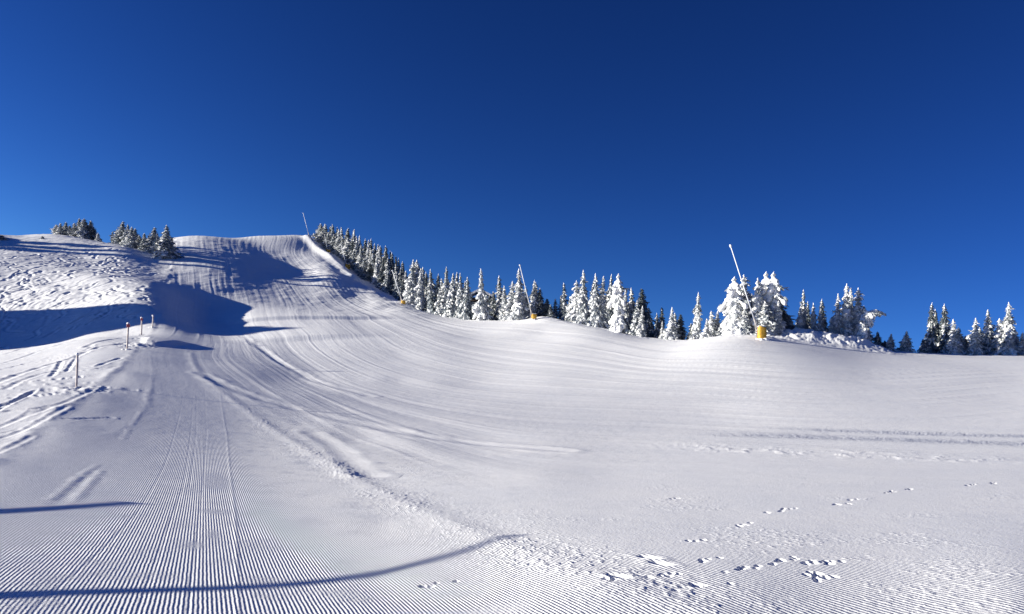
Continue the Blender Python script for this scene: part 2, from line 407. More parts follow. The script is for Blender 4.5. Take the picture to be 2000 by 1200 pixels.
# --- left bank: untracked edge with ski tracks
left = sstep(-0.3, 0.6, ed)
hollow = sstep(82, 98, YY)
ZZ += left * (1 - hollow) * (0.018 * fbm(XX / .8, YY / .8, 41, 3) + 0.03 * fbm(XX / 3.5, YY / 3.5, 42, 2))
ZZ += 0.025 * np.exp(-((ed - 0.35) / 0.35) ** 2) * (YY < 100) * (1 + 1.2 * vnoise(XX * 1.5, YY * 1.5, 43))
for k, (line, w, d) in enumerate([
    ([(-20, 840), (73, 805), (143, 782), (182, 760)], .16, .10),
    ([(-20, 800), (30, 783), (67, 765)], .16, .10),
    ([(-20, 810), (40, 778), (70, 762)], .12, .07),
    ([(-20, 726), (84, 700), (155, 690), (180, 678)], .22, .10),
    ([(-20, 752), (73, 718), (147, 698), (178, 681), (241, 672)], .28, .13),
    ([(-20, 700), (42, 684), (90, 672)], .22, .09),
    ([(-20, 716), (63, 691), (155, 664)], .22, .09),
    ([(-20, 862), (45, 844), (130, 795)], .14, .08),
    ([(-20, 852), (10, 846), (38, 838)], .12, .08),
    ([(170, 678), (190, 668), (240, 661)], .3, .12),
    ([(10, 760), (60, 735), (120, 722), (175, 716)], .2, .08),
    ([(100, 735), (112, 722), (120, 705)], .18, .10),
    ([(130, 726), (140, 712), (150, 697)], .16, .10),
    ([(30, 820), (70, 800), (110, 790)], .14, .07),
    ([(190, 715), (215, 706), (235, 700)], .2, .09),
    ([(-20, 890), (20, 875), (60, 855)], .12, .06)]):
    carve(smooth_poly(P(line), 3), w * .7, d * (.26 if k in (0, 7, 8, 13, 15) else .42), 0.4, 0.6, k)
for k in range(26):
    x, y = rnd.uniform(0, 235), rnd.uniform(690, 830)
    X, Y = pick(x, y)
    if edge_dist(np.array([X]), np.array([Y]))[0] < 1: continue
    a = rnd.uniform(-.5, .9); L = rnd.uniform(.5, 2.2)
    carve([(X, Y), (X + L * math.cos(a), Y + L * math.sin(a)), (X + 2 * L * math.cos(a + .3), Y + 2 * L * math.sin(a + .3))], rnd.uniform(.08, .15), rnd.uniform(.02, .05), .5, .6, k)
# churned snow around the marker posts
for (x, y) in ((268, 672), (278, 662), (262, 676), (140, 760)):
    X, Y = pick(x, y)
    r2 = (XX - X) ** 2 + (YY - Y) ** 2
    ZZ += np.exp(-r2 / 1.6 ** 2) * 0.16 * fbm(XX / .6, YY / .6, 47, 3)

# --- left hill: wind-packed, cut up by ski tracks
hill = left * hollow
ZZ += hill * (0.30 * fbm(XX / 9, YY / 10, 51, 3) + 0.075 * fbm(XX / 1.2, YY / 1.6, 52, 4))
for k in range(140):
    x0 = rnd.uniform(-20, 315); y0 = rnd.uniform(475, 600)
    X, Y = pick(x0, max(y0, 485), 70)
    if Y > 215 or edge_dist(np.array([X]), np.array([Y]))[0] < 2: continue
    a = rnd.uniform(-2.6, -0.3); amp = rnd.uniform(.3, 1.3); wl = rnd.uniform(6, 14); n_ = rnd.randint(8, 26)
    poly = []
    for s in range(n_):
        poly.append((X, Y)); aa = a + amp * math.sin(s * 1.3 * 2 * math.pi / wl + k)
        X += 1.4 * math.cos(aa); Y += 1.4 * math.sin(aa)
        if edge_dist(np.array([X]), np.array([Y]))[0] < 1: break
    if len(poly) > 3:
        carve(poly, rnd.uniform(.16, .34), rnd.uniform(.03, .09), .5, .6, k)

# --- bench lips at the foot of the steep pitch
def step_up(img, h, w, fade):
    (ax, ay), (bx, by) = P(img)
    L = math.hypot(bx - ax, by - ay); dx, dy = (bx - ax) / L, (by - ay) / L
    t = (XX - ax) * dx + (YY - ay) * dy; d = -(XX - ax) * dy + (YY - ay) * dx
    env = sstep(-fade, fade, t) * (1 - sstep(L - fade, L + fade, t))
    return env * h * (sstep(-w, w, d) - sstep(w * 2, w * 22, d))
ZZ += groom * (step_up([(450, 634), (740, 624)], 0.55, 1.2, 4) + step_up([(505, 668), (700, 660)], 0.5, 1.6, 5) + step_up([(310, 676), (372, 672)], .3, .8, 2))
# sunlit shoulder along the right edge of the steep pitch
sh = P([(602, 466), (650, 508), (692, 545)])
i = local(sh, 12)
d, t = seg_dist(XX[i], YY[i], sh)
ZZ[i] += 1.3 * np.exp(-(d / 2.2) ** 2)
# rough snow on the heap, on the lips under the trees and beyond the crest
heap = np.exp(-((XX - 37.5) / 7.5) ** 4 - ((YY - 85.5) / 3.8) ** 2)
ZZ += heap * 0.36 * fbm(XX / .6, YY / .6, 61, 4)
lip_x = sstep(-4, 1, YY - CY) * (1 - sstep(3, 7, YY - CY)) * (UU > 880)
ZZ += lip_x * (0.30 * vnoise(XX / 5, YY / 4, 62) + 0.12 * fbm(XX / .8, YY / .8, 63, 3))
ZZ += beyond * 0.35 * fbm(XX / 4, YY / 4, 64, 3)
for (x, h, r) in ((1055, .45, 2.8), (1080, .4, 3.0), (1130, .3, 4), (1488, .2, 2.0), (1450, .2, 3), (1400, .2, 3), (788, .7, 2.5)):
    Yc = np.interp(x, cols, crest_Y) - 1.0; Xc = (x - 1000) / F * Yc
    ZZ += h * np.exp(-((XX - Xc) ** 2 + ((YY - Yc) * 1.3) ** 2) / r ** 2)

# --- double dark band at right: shade painted as a colour mask over roughened snow
SHADE_BAND = np.zeros_like(ZZ)
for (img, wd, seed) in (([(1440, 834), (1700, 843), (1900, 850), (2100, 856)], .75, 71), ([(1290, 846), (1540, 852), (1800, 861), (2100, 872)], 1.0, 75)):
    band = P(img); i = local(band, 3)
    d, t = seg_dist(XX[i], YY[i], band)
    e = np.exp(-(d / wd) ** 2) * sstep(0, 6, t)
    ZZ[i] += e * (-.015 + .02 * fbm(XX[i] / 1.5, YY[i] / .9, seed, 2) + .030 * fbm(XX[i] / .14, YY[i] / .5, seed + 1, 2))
    SHADE_BAND[i] = np.maximum(SHADE_BAND[i], np.clip(e * (.95 + .5 * fbm(XX[i] / 1.2, YY[i] / .35, seed + 2, 3)), 0, 1))
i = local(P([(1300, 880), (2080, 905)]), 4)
ZZ[i] += np.exp(-((YY[i] - np.interp(XX[i], *zip(*[(a, b) for a, b in P([(1250, 868), (1600, 885), (2080, 905)])]))) / 1.4) ** 2) * sstep(4, 8, XX[i]) * .06 * np.maximum(fbm(XX[i] / .35, YY[i] / .5, 72, 3), 0)

# --- berm of broken snow between the near track and the meadow
berm = smooth_poly(P([(372, 690), (380, 715), (405, 745), (440, 772), (500, 815), (560, 855), (620, 892), (700, 938), (800, 985), (900, 1030), (1000, 1068), (1130, 1118), (1260, 1160), (1420, 1215)]), 2)
i = local(berm, 4)
d, t = seg_dist(XX[i], YY[i], berm)
near = sstep(70, 20, YY[i])
clump = np.maximum(fbm(XX[i] / .075, YY[i] / .095, 81, 3) + .05, 0)
wide = .35 + .5 * sstep(40, 14, YY[i])
ZZ[i] += np.exp(-(d / .32) ** 2) * (.020 + .014 * vnoise(t * 1.1, t * 0, 82)) * sstep(110, 60, YY[i])
ZZ[i] += np.exp(-(d / wide) ** 2) * clump * .015 * near * (.6 + 1.4 * np.maximum(vnoise(XX[i] * .8, YY[i] * .8, 83) + .3, 0))
berm2 = smooth_poly(P([(390, 728), (470, 770), (600, 805), (760, 838), (900, 862), (1100, 880)]), 2)
carve(berm2, .35, .022, 1.0, .5, 3)
for k, line in enumerate(([(610, 845), (650, 868), (690, 905), (720, 930)], [(440, 630), (520, 690), (600, 740), (720, 775)], [(500, 670), (540, 705), (600, 735)])):
    carve(smooth_poly(P(line), 2), .3, .022, .6, .5, k)
# scattered broken patches, thicker right of the berm
patch = sstep(.12, .34, fbm(XX / 1.7, YY / 1.2, 84, 3)) * sstep(22, 12, YY) * groom
side = sstep(-1.0, 3.0, XX + .43 * YY - 4.0)
ZZ += patch * (.2 + .8 * side) * .010 * np.maximum(fbm(XX / .07, YY / .085, 85, 3) + .02, 0)
# near-left drag marks and spilled snow
for k, (line, w, d) in enumerate((
    ([(100, 975), (150, 935), (190, 908)], 0.07, -.004), ([(145, 980), (175, 945), (195, 920)], .07, -.004), ([(112, 985), (160, 940), (185, 918)], .08, .003),
    ([(290, 790), (287, 772), (298, 755)], .12, -.006), ([(240, 860), (255, 835), (275, 805)], .07, -.004))):
    carve(P(line), w, d, .3, 1.2, k)
rail = P([(430, 770), (443, 850), (450, 930), (458, 1000), (462, 1080), (464, 1215)])
carve(rail, .025, -.0035, .0, .4, 5)
for k, line in enumerate(([(360, 760), (350, 815), (325, 900), (270, 1000), (215, 1060), (60, 1200)], [(378, 770), (372, 850), (355, 960), (320, 1050), (270, 1200)],
                          [(400, 760), (404, 850), (398, 930), (385, 1050), (365, 1210)], [(384, 760), (383, 850), (370, 950)])):
    carve(P(line), .022, .0015, .5, .4, k)

# --- prints of a hare crossing the meadow, and two boot marks
prints = [(1370, 1055), (1455, 1025), (1515, 1000), (1538, 994), (1640, 985), (1668, 976), (1740, 961), (1776, 955), (1895, 947), (1940, 943),
          (1320, 974), (1385, 1092), (1440, 1112), (1490, 1106), (1535, 1094), (1590, 1098), (1635, 1097), (1580, 1125), (1605, 1130), (1400, 1140), (1290, 1125), (1215, 1128), (1340, 1150), (860, 1140)]
pit = np.zeros_like(ZZ)
for k, (x, y) in enumerate(prints):
    X, Y = pick(x, y)
    a = math.atan2(2.0, 3.0) + rnd.uniform(-.3, .3)
    for q in range(rnd.randint(5, 8)):
        s = rnd.uniform(-.24, .24); o = rnd.uniform(-.06, .06)
        cx, cy = X + s * math.cos(a) - o * math.sin(a), Y + s * math.sin(a) + o * math.cos(a)
        i = local([(cx, cy)], .4)
        r = rnd.uniform(.024, .036)
        dd = np.hypot(XX[i] - cx, (YY[i] - cy) * .8)
        pit[i] += -.032 * np.exp(-(dd / r) ** 4)
for (x, y) in ((1268, 1089), (1292, 1101), (1208, 1127)):
    X, Y = pick(x, y); i = local([(X, Y)], .6)
    dd = np.hypot((XX[i] - X) * .9 + (YY[i] - Y) * .5, (YY[i] - Y) * .8)
    pit[i] += -.06 * np.exp(-(dd / .075) ** 4) + .008 * np.exp(-((dd - .15) / .05) ** 2)
ZZ += pit

q = XX + 0.43 * YY
GA = q + 0.02 * YY ** 2 * sstep(1, 9, q) * (YY < 60)
gw = np.linspace(-60, 140, 4001)
GA = np.interp(GA, gw, np.cumsum(1 / (0.043 * (1 + 1.15 * sstep(1.5, 8, gw)))) * (gw[1] - gw[0]))
flat_patch = np.zeros_like(ZZ)
for (x, y, rx, ry) in ((420, 940, .38, 1.6), (418, 1000, .30, .28), (418, 1045, .12, .5), (800, 980, .5, .8), (380, 1065, .12, .3)):
    X, Y = pick(x, y)
    flat_patch = np.maximum(flat_patch, np.exp(-(((XX - X + (YY - Y) * .43) / rx) ** 2 + ((YY - Y) / ry) ** 2) ** 2))
CO = groom * (.45 + .55 * sstep(-6.0, -1.0, XX + .25 * YY)) * sstep(45, 22, YY) * (1 - .85 * flat_patch) * (1 - .8 * np.clip(-pit * 40, 0, 1))

me = bpy.data.meshes.new('snow_ground')
me.vertices.add(NR * NC)
me.vertices.foreach_set('co', np.c_[XX, YY, ZZ].astype(np.float32).ravel())
ii = (np.arange(NR - 1)[:, None] * NC + np.arange(NC - 1)[None]).ravel()
quads = np.c_[ii, ii + 1, ii + NC + 1, ii + NC].astype(np.int32)
me.loops.add(quads.size); me.loops.foreach_set('vertex_index', quads.ravel())
me.polygons.add(len(quads)); me.polygons.foreach_set('loop_start', np.arange(0, quads.size, 4, dtype=np.int32))
me.update(calc_edges=True)
me.polygons.foreach_set('use_smooth', np.ones(len(quads), bool))
for nm, arr in (('groove', GA), ('corduroy', CO), ('flow', GB), ('shade_band', SHADE_BAND), ('flow_mask', groom * sstep(12, 30, YY) * (1 - .8 * sstep(5, 2, GB) * sstep(100, 80, YY)))):
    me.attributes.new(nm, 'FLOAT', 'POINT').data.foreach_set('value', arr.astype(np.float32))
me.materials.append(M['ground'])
ground = bpy.data.objects.new('snow_ground', me)
scene.collection.objects.link(ground)
ground['kind'] = 'structure'
ZG = ZZ.reshape(NR, NC)

def surf_z(X, Y):
    """height of the finished snow sheet"""
    r = int(np.clip(np.searchsorted(rows, Y), 1, NR - 1)); u = 1000 + F * X / max(Y, 4)
    c = int(np.clip(np.searchsorted(cols, u), 1, NC - 1))
    return float(min(ZG[r, c], ZG[r - 1, c], ZG[r, c - 1], ZG[r - 1, c - 1]))

# ------------------------------------------------------------------ mesh helpers
class MB:
    """collects vertex / face arrays and links them as one mesh object"""
    def __init__(self): self.v, self.f, self.n = [], [], 0
    def add(self, v, f):
        v = np.asarray(v, float)
        self.v.append(v); self.f += [tuple(int(a) + self.n for a in q) for q in f]; self.n += len(v)
    def tube(self, pts, rad, seg=8, cap=True):
        pts = [Vector(p) for p in pts]; vs = []; up = Vector((0.3, 1, 0.1)).normalized()
        for i, p in enumerate(pts):
            d = (pts[min(i + 1, len(pts) - 1)] - pts[max(i - 1, 0)]).normalized()
            a = d.cross(up).normalized(); b = d.cross(a)
            for k in range(seg):
                t = 2 * math.pi * k / seg
                vs.append(p + (a * math.cos(t) + b * math.sin(t)) * rad[i])
        fs = [(i * seg + k, i * seg + (k + 1) % seg, (i + 1) * seg + (k + 1) % seg, (i + 1) * seg + k) for i in range(len(pts) - 1) for k in range(seg)]
        if cap: fs += [tuple(range(seg))[::-1], tuple(range((len(pts) - 1) * seg, len(pts) * seg))]
        self.add([tuple(v) for v in vs], fs)
    def mesh(self, name, mat, smooth=True):
        m = bpy.data.meshes.new(name)
        m.from_pydata(np.concatenate(self.v).tolist(), [], self.f)
        if smooth: m.polygons.foreach_set('use_smooth', np.ones(len(m.polygons), bool))
        m.materials.append(mat); m.update()
        return m

def put(name, mesh, parent=None):
    o = bpy.data.objects.new(name, mesh); scene.collection.objects.link(o)
    if parent is not None: o.parent = parent
    return o

def thing(name, label, cat, loc, group=None, rz=0.0):
    o = bpy.data.objects.new(name, None); scene.collection.objects.link(o)
    o.empty_display_size = 0.5
    o.location = loc; o.rotation_euler = (0, 0, rz)
    o['label'] = label; o['category'] = cat
    if group: o['group'] = group
    return o

def ico(sub):
    import bmesh
    bm = bmesh.new(); bmesh.ops.create_icosphere(bm, subdivisions=sub, radius=1)
    v = np.array([x.co[:] for x in bm.verts]); f = np.array([[y.index for y in x.verts] for x in bm.faces]); bm.free()
    return v, f
ICO2, ICO1 = ico(2), ico(1)

# ------------------------------------------------------------------ spruces
def make_spruce(seed, R=0.17, snow=0.9, n_whorl=30, power=0.85, ragged=0.35, bend=0.0, axis=None, lump=1.0, bare_low=0.03, droop=1.0):
    """unit-height snow-laden spruce: (trunk, crown, snow) meshes. Windward = -X"""
    g = np.random.default_rng(seed)
    if axis is None:
        wob = g.uniform(-1, 1, 2) * 0.012
        def axis(t): return np.array([bend * t ** 2.2 + wob[0] * math.sin(5 * t), wob[1] * math.sin(4 * t + 1), t])
    trunk, crown = MB(), MB()
    trunk.tube([axis(t) for t in np.linspace(-0.03, 0.97, 9)], np.linspace(0.020, 0.003, 9), 7)
    SV, SF, sn = [], [], 0
    CV, CF, cn = [], [], 0
    def lumpy(c, ax, L, W, Hh, tmpl):
        nonlocal sn
        v, f = tmpl
        x = ax / (np.linalg.norm(ax) + 1e-9); y = np.cross([0, 0, 1.0], x); ny = np.linalg.norm(y)
        y = y / ny if ny > 1e-3 else np.array([0, 1.0, 0]); z = np.cross(x, y)
        w = v * (1 + g.uniform(-.34, .34, (len(v), 1)))
        p = c + np.outer(w[:, 0] * L, x) + np.outer(w[:, 1] * W, y) + np.outer(w[:, 2] * Hh, z)
        SV.append(p); SF.append(f + sn); sn += len(v)
    def blades(base, d, L, W, n):
        """drooping needle sprays along a branch"""
        nonlocal cn
        side = np.cross(d, [0, 0, 1.0]); side /= (np.linalg.norm(side) + 1e-9)
        for k in range(n):
            s = g.uniform(.15, 1.0); b = base + d * L * s
            e = side * g.uniform(-1, 1) + d * g.uniform(.1, .9) + np.array([0, 0, g.uniform(-1.1, .15)])
            e /= np.linalg.norm(e)
            q = np.cross(e, g.normal(size=3)); q /= np.linalg.norm(q)
            l = W * g.uniform(.7, 1.5); h = W * .20
            CV.append(np.array([b - q * h, b + q * h, b + e * l * .6 + q * h * .8, b + e * l, b + e * l * .6 - q * h * .8]))
            CF.append((cn, cn + 1, cn + 2, cn + 3, cn + 4)); cn += 5
    # ragged dark core
    nr, ns = 15, 9
    cv = []
    for i in range(nr):
        t = bare_low + (0.97 - bare_low) * i / (nr - 1)
        r = R * .60 * (1 - t) ** power
        for k in range(ns):
            a = 2 * math.pi * k / ns + i * .35
            rr = r * g.uniform(.6, 1.3)
            cv.append(axis(t) + np.array([math.cos(a) * rr, math.sin(a) * rr, 0]))
    crown.add(cv, [(i * ns + k, i * ns + (k + 1) % ns, (i + 1) * ns + (k + 1) % ns, (i + 1) * ns + k) for i in range(nr - 1) for k in range(ns)])
    ts = bare_low + (0.965 - bare_low) * (np.arange(n_whorl) / (n_whorl - 1)) ** 0.92
    for t in ts:
        rr0 = R * ((1 - t) ** power + 0.035) * (1 + ragged * g.uniform(-1, 1))
        nb = 4 + int(4 * (1 - t)) + int(g.integers(0, 2))
        a0 = g.uniform(0, 6.28)
        for k in range(nb):
            a = a0 + 6.283 * k / nb + g.uniform(-.35, .35)
            L = rr0 * g.uniform(.7, 1.2) * (1 + ragged * .5 * g.uniform(-1, 1))
            out = np.array([math.cos(a), math.sin(a), 0])
            base = axis(min(t + g.uniform(-.012, .012), .99))
            tilt = -(.25 + .55 * (1 - t)) * droop * g.uniform(.5, 1.3)
            d = out + np.array([0, 0, tilt]); d /= np.linalg.norm(d)
            blades(base, d, L * 1.12, .022 + .28 * L, 14 if L > .05 else 8)
            lee = .5 + .5 * math.cos(a - math.radians(195))
            pr = snow * (.35 + .75 * lee) if snow < .9 else snow * (.44 + .58 * lee)
            if g.uniform() < pr:
                m = 4 if L > .07 else 3
                sz = lump * (.55 + .45 * lee) * g.uniform(.75, 1.25)
                for j in range(m):
                    s = (j + .6) / m
                    c = base + d * L * s + np.array([0, 0, -.38 * L * s * s * droop + .005])
                    dd = d + np.array([0, 0, -1.0 * s * droop])
                    wd = (.009 + .19 * L) * sz * (1.1 - .35 * s)
                    lumpy(c, dd, L / m * .95 + .006 * sz, wd, wd * g.uniform(.6, .95), ICO2 if L > .06 else ICO1)
    # leader: a knobbly white spike
    if snow > .12:
        for j in range(7):
            t = .90 + .10 * j / 6
            w = (.017 - .011 * j / 6) * (1 if snow > .5 else .75) * g.uniform(.7, 1.3)
            lumpy(axis(t) + np.array([g.uniform(-.006, .002), g.uniform(-.004, .004), 0]), np.array([g.uniform(-.5, .5), g.uniform(-.5, .5), 1]), .018, w, w, ICO2)
    tm = trunk.mesh('trunk', M['bark'])
    crown.v.append(np.concatenate(CV)); crown.f += [tuple(a + crown.n for a in f) for f in CF]
    cm = crown.mesh('crown', M['rime'] if snow > .85 else M['frost'] if snow > .45 else M['needle'], False)
    sm = None
    if SV:
        v = np.concatenate(SV).astype(np.float32); f = np.concatenate(SF).astype(np.int32)
        sm = bpy.data.meshes.new('snow_load')
        sm.vertices.add(len(v)); sm.vertices.foreach_set('co', v.ravel())
        sm.loops.add(f.size); sm.loops.foreach_set('vertex_index', f.ravel())
        sm.polygons.add(len(f)); sm.polygons.foreach_set('loop_start', np.arange(0, f.size, 3, dtype=np.int32))
        sm.update(calc_edges=True)
        sm.polygons.foreach_set('use_smooth', np.ones(len(f), bool))
        sm.materials.append(M['snow'])
    return tm, cm, sm

def arch_axis(t):
    """a sapling bowed right over by its load"""
    if t < .5: return np.array([.10 * (t / .5) ** 2, 0, t * 1.5])
    a = (t - .5) / .5 * 2.35
    return np.array([.10 + .30 * (1 - math.cos(a)), 0, .75 + .25 * math.sin(a) - .04 * a])

def lean_axis(t): return np.array([-.28 * t ** 1.5, 0, t * (1 - .08 * t)])

SP = {  # kind: (R, snow, ...)
    'white_slim': dict(seed=1, R=.13, snow=.98, n_whorl=30, ragged=.45),
    'white_column': dict(seed=2, R=.115, snow=1.0, n_whorl=26, power=.6, ragged=.55, lump=1.25),
    'white_wide': dict(seed=3, R=.19, snow=.97, n_whorl=30, power=.95, ragged=.4),
    'white_skirt': dict(seed=4, R=.20, snow=.95, n_whorl=28, power=1.15, ragged=.4, lump=1.1),
    'white_lumpy': dict(seed=5, R=.20, snow=1.0, n_whorl=20, power=.55, ragged=.7, lump=1.45, bend=.02),
    'mixed_slim': dict(seed=6, R=.13, snow=.84, n_whorl=30, ragged=.4),
    'mixed_wide': dict(seed=7, R=.19, snow=.82, n_whorl=30, power=.9, ragged=.35),
    'mixed_skirt': dict(seed=8, R=.21, snow=.82, n_whorl=28, power=1.0, ragged=.4),
    'dark_slim': dict(seed=9, R=.13, snow=.42, n_whorl=34, ragged=.35),
    'dark_wide': dict(seed=10, R=.20, snow=.42, n_whorl=34, power=.9, ragged=.35),
    'dark_plain': dict(seed=11, R=.18, snow=.06, n_whorl=34, power=.9, ragged=.3),
    'white_arch': dict(seed=12, R=.19, snow=1.0, n_whorl=34, power=.22, ragged=.3, axis=arch_axis, lump=1.6),
    'white_lean': dict(seed=13, R=.14, snow=.95, n_whorl=18, power=.6, ragged=.4, axis=lean_axis, lump=1.2),
    'white_small': dict(seed=14, R=.26, snow=.9, n_whorl=16, power=.9, ragged=.4, lump=1.2),
    'pale_thin': dict(seed=15, R=.10, snow=.5, n_whorl=26, power=.8, ragged=.4),
}
SPM = {k: make_spruce(**v) for k, v in SP.items()}
ALT = {k: [SPM[k]] + [make_spruce(**{**SP[k], 'seed': SP[k]['seed'] + 40 + 20 * j, 'bend': rnd.uniform(-.03, .03), 'ragged': SP[k]['ragged'] * rnd.uniform(.9, 1.4)}) for j in range(2)]
       for k in ('white_slim', 'white_column', 'white_wide', 'white_skirt', 'mixed_slim', 'mixed_wide', 'dark_slim', 'dark_wide')}

def spruce(kind, x, ytop, Y, wpx, label, group=None, rz=None, sink=0.0):
    X = (x - 1000) / F * Y
    z0 = surf_z(X, Y) - sink
    H = (EYE + (YH - ytop) / F * Y) - z0
    if H < .8: H = .8
    top = {'white_arch': .98, 'white_lean': .93}.get(kind, 1.0)
    H /= top
    k = wpx / F * Y / (2 * SP[kind]['R'] * H) * 1.18
    o = thing('spruce_tree', label, 'tree', (X, Y, z0), group, rnd.uniform(-.5, .5) if rz is None else rz)
    tm, cm, sm = rnd.choice(ALT.get(kind, [SPM[kind]]))
    o.rotation_euler[0] = rnd.uniform(-.04, .04); o.rotation_euler[1] = rnd.uniform(-.05, .05)
    s = (H * k, H * k, H) if kind not in ('white_arch',) else (H, H, H)
    if kind == 'white_lean': s = (H, H, H)
    for nm, m in (('trunk', tm), ('crown', cm)):
        c = put(nm, m, o); c.scale = s
        if nm == 'crown' and sm:
            q = put('snow_load', sm, c)
    return o

ORD = ['first', 'second', 'third', 'fourth', 'fifth', 'sixth', 'seventh', 'eighth', 'ninth', 'tenth', 'eleventh', 'twelfth', 'thirteenth', 'fourteenth',
       'fifteenth', 'sixteenth', 'seventeenth', 'eighteenth', 'nineteenth', 'twentieth']
LOOK = {'white_slim': 'slim white rime-coated spruce', 'white_column': 'narrow lumpy white spruce', 'white_wide': 'broad white snow-laden spruce', 'white_skirt': 'white spruce with wide snowy skirt',
        'white_lumpy': 'thick lumpy snow-crusted spruce', 'mixed_slim': 'slim half-snowed spruce', 'mixed_wide': 'broad half-snowed spruce', 'mixed_skirt': 'bushy half-snowed spruce',
        'dark_slim': 'slim dark spruce', 'dark_wide': 'broad dark spruce', 'dark_plain': 'nearly bare dark spruce', 'white_small': 'small white spruce', 'pale_thin': 'thin pale frosted spruce', 'white_lean': 'leaning white sapling'}

def clump(where, group, rows_):
    """rows_: (x, ytop, Y, width_px, kind) ; each tree is told apart by its look and its turn in the clump"""
    rows_ = sorted(rows_)
    for i, (x, yt, Y, w, kind) in enumerate(rows_):
        n = len(rows_)
        at = 'only tree' if n == 1 else ('leftmost' if i == 0 else 'rightmost' if i == n - 1 else ORD[i] + ' from left')
        spruce(kind, x, yt, Y, w, f'{LOOK[kind]}, {at} {where}', group)

clump('in clump on left hilltop', 'spruces on the left hilltop', [
    (109, 439, 214, 14, 'white_column'), (118, 436, 213, 15, 'white_slim'), (128, 434, 216, 17, 'mixed_slim'), (136, 441, 213, 16, 'mixed_slim'), (145, 436, 213, 18, 'white_slim'),
    (155, 427, 214, 20, 'mixed_slim'), (162, 430, 211, 20, 'white_slim'), (168, 427, 213, 26, 'dark_wide'), (175, 431, 215, 28, 'mixed_wide'), (184, 443, 213, 22, 'dark_wide')])
clump('between hilltop clump and piste edge', 'spruces beside the piste edge', [
    (221, 453, 207, 10, 'pale_thin'), (228, 448, 204, 16, 'mixed_slim'), (236, 433, 201, 24, 'mixed_slim'), (248, 438, 199, 20, 'mixed_wide'), (256, 443, 192, 26, 'white_wide'), (263, 447, 196, 22, 'mixed_slim'),
    (273, 460, 195, 18, 'white_slim'), (283, 456, 190, 22, 'mixed_wide'), (291, 460, 193, 18, 'mixed_slim'), (300, 445, 188, 26, 'mixed_slim'), (309, 456, 186, 20, 'white_slim')])
spruce('mixed_skirt', 324, 441, 181, 42, 'large bushy snow-dusted spruce standing lowest beside the groomed piste edge', 'spruces beside the piste edge')
spruce('white_skirt', 3, 460, 187, 24, 'white spruce cut by the photo edge on the left hill', None)
spruce('white_small', 191, 455, 205, 14, 'small conical snowy spruce just below the left hilltop clump')
spruce('white_small', 83, 482, 192, 10, 'tiny snow-crusted sapling alone on the tracked left hill')

# forest on the ridge beside the steep piste: skyline row, then rows in front of it
def base_Y(x, off): return float(np.interp(x, [610, 650, 700, 740, 780, 800], [296, 274, 242, 216, 200, 183])) + off
sky_row = [(625, 437, 'white_slim'), (631, 442, 'mixed_slim'), (638, 438, 'white_slim'), (646, 443, 'dark_slim'), (651, 439, 'mixed_slim'), (657, 444, 'dark_wide'), (663, 449, 'white_slim'), (668, 445, 'white_slim'),
           (675, 446, 'mixed_slim'), (681, 449, 'dark_slim'), (687, 449, 'white_slim'), (693, 456, 'mixed_slim'), (699, 462, 'dark_wide'), (705, 462, 'white_slim'), (713, 468, 'dark_slim'), (719, 470, 'mixed_slim'), (726, 468, 'dark_slim'),
           (732, 476, 'dark_wide'), (738, 478, 'mixed_slim'), (745, 481, 'dark_slim'), (751, 484, 'mixed_slim'), (758, 481, 'dark_slim'), (764, 490, 'dark_wide'), (770, 494, 'dark_slim'), (776, 499, 'dark_plain'), (782, 505, 'dark_wide'), (789, 512, 'dark_slim')]
mid_row = [(628, 452, 'white_column'), (641, 455, 'white_slim'), (650, 458, 'mixed_slim'), (659, 463, 'white_slim'), (670, 464, 'mixed_slim'), (679, 466, 'white_column'), (690, 470, 'dark_slim'), (697, 466, 'white_wide'), (707, 480, 'mixed_slim'),
           (716, 486, 'white_slim'), (724, 489, 'mixed_wide'), (730, 496, 'white_slim'), (743, 484, 'white_slim'), (750, 502, 'dark_wide'), (757, 505, 'mixed_slim'), (766, 512, 'dark_slim'), (774, 518, 'mixed_wide'), (783, 524, 'dark_wide'), (791, 530, 'mixed_slim')]
low_row = [(690, 490, 'mixed_slim'), (703, 497, 'white_column'), (712, 505, 'mixed_slim'), (722, 512, 'dark_slim'), (734, 500, 'white_skirt'), (744, 524, 'dark_slim'), (755, 530, 'mixed_wide'), (765, 536, 'dark_wide'), (776, 540, 'mixed_slim'), (786, 545, 'dark_wide')]
for row, off, w, where in ((sky_row, 9, 13, 'along skyline of ridge forest'), (mid_row, 0, 14, 'in middle row of ridge forest'), (low_row, -9, 15, 'in front row of ridge forest')):
    row = sorted(row)
    for i, (x, yt, kind) in enumerate(row):
        at = 'leftmost' if i == 0 else 'rightmost' if i == len(row) - 1 else (ORD[i] + ' from left' if i < 20 else ORD[len(row) - 1 - i] + ' from right')
        spruce(kind, x, yt, base_Y(x, off + rnd.uniform(-2.5, 2.5)), w * rnd.uniform(1.15, 1.75), f'{LOOK[kind]}, {at} {where}', 'spruces of the ridge forest')

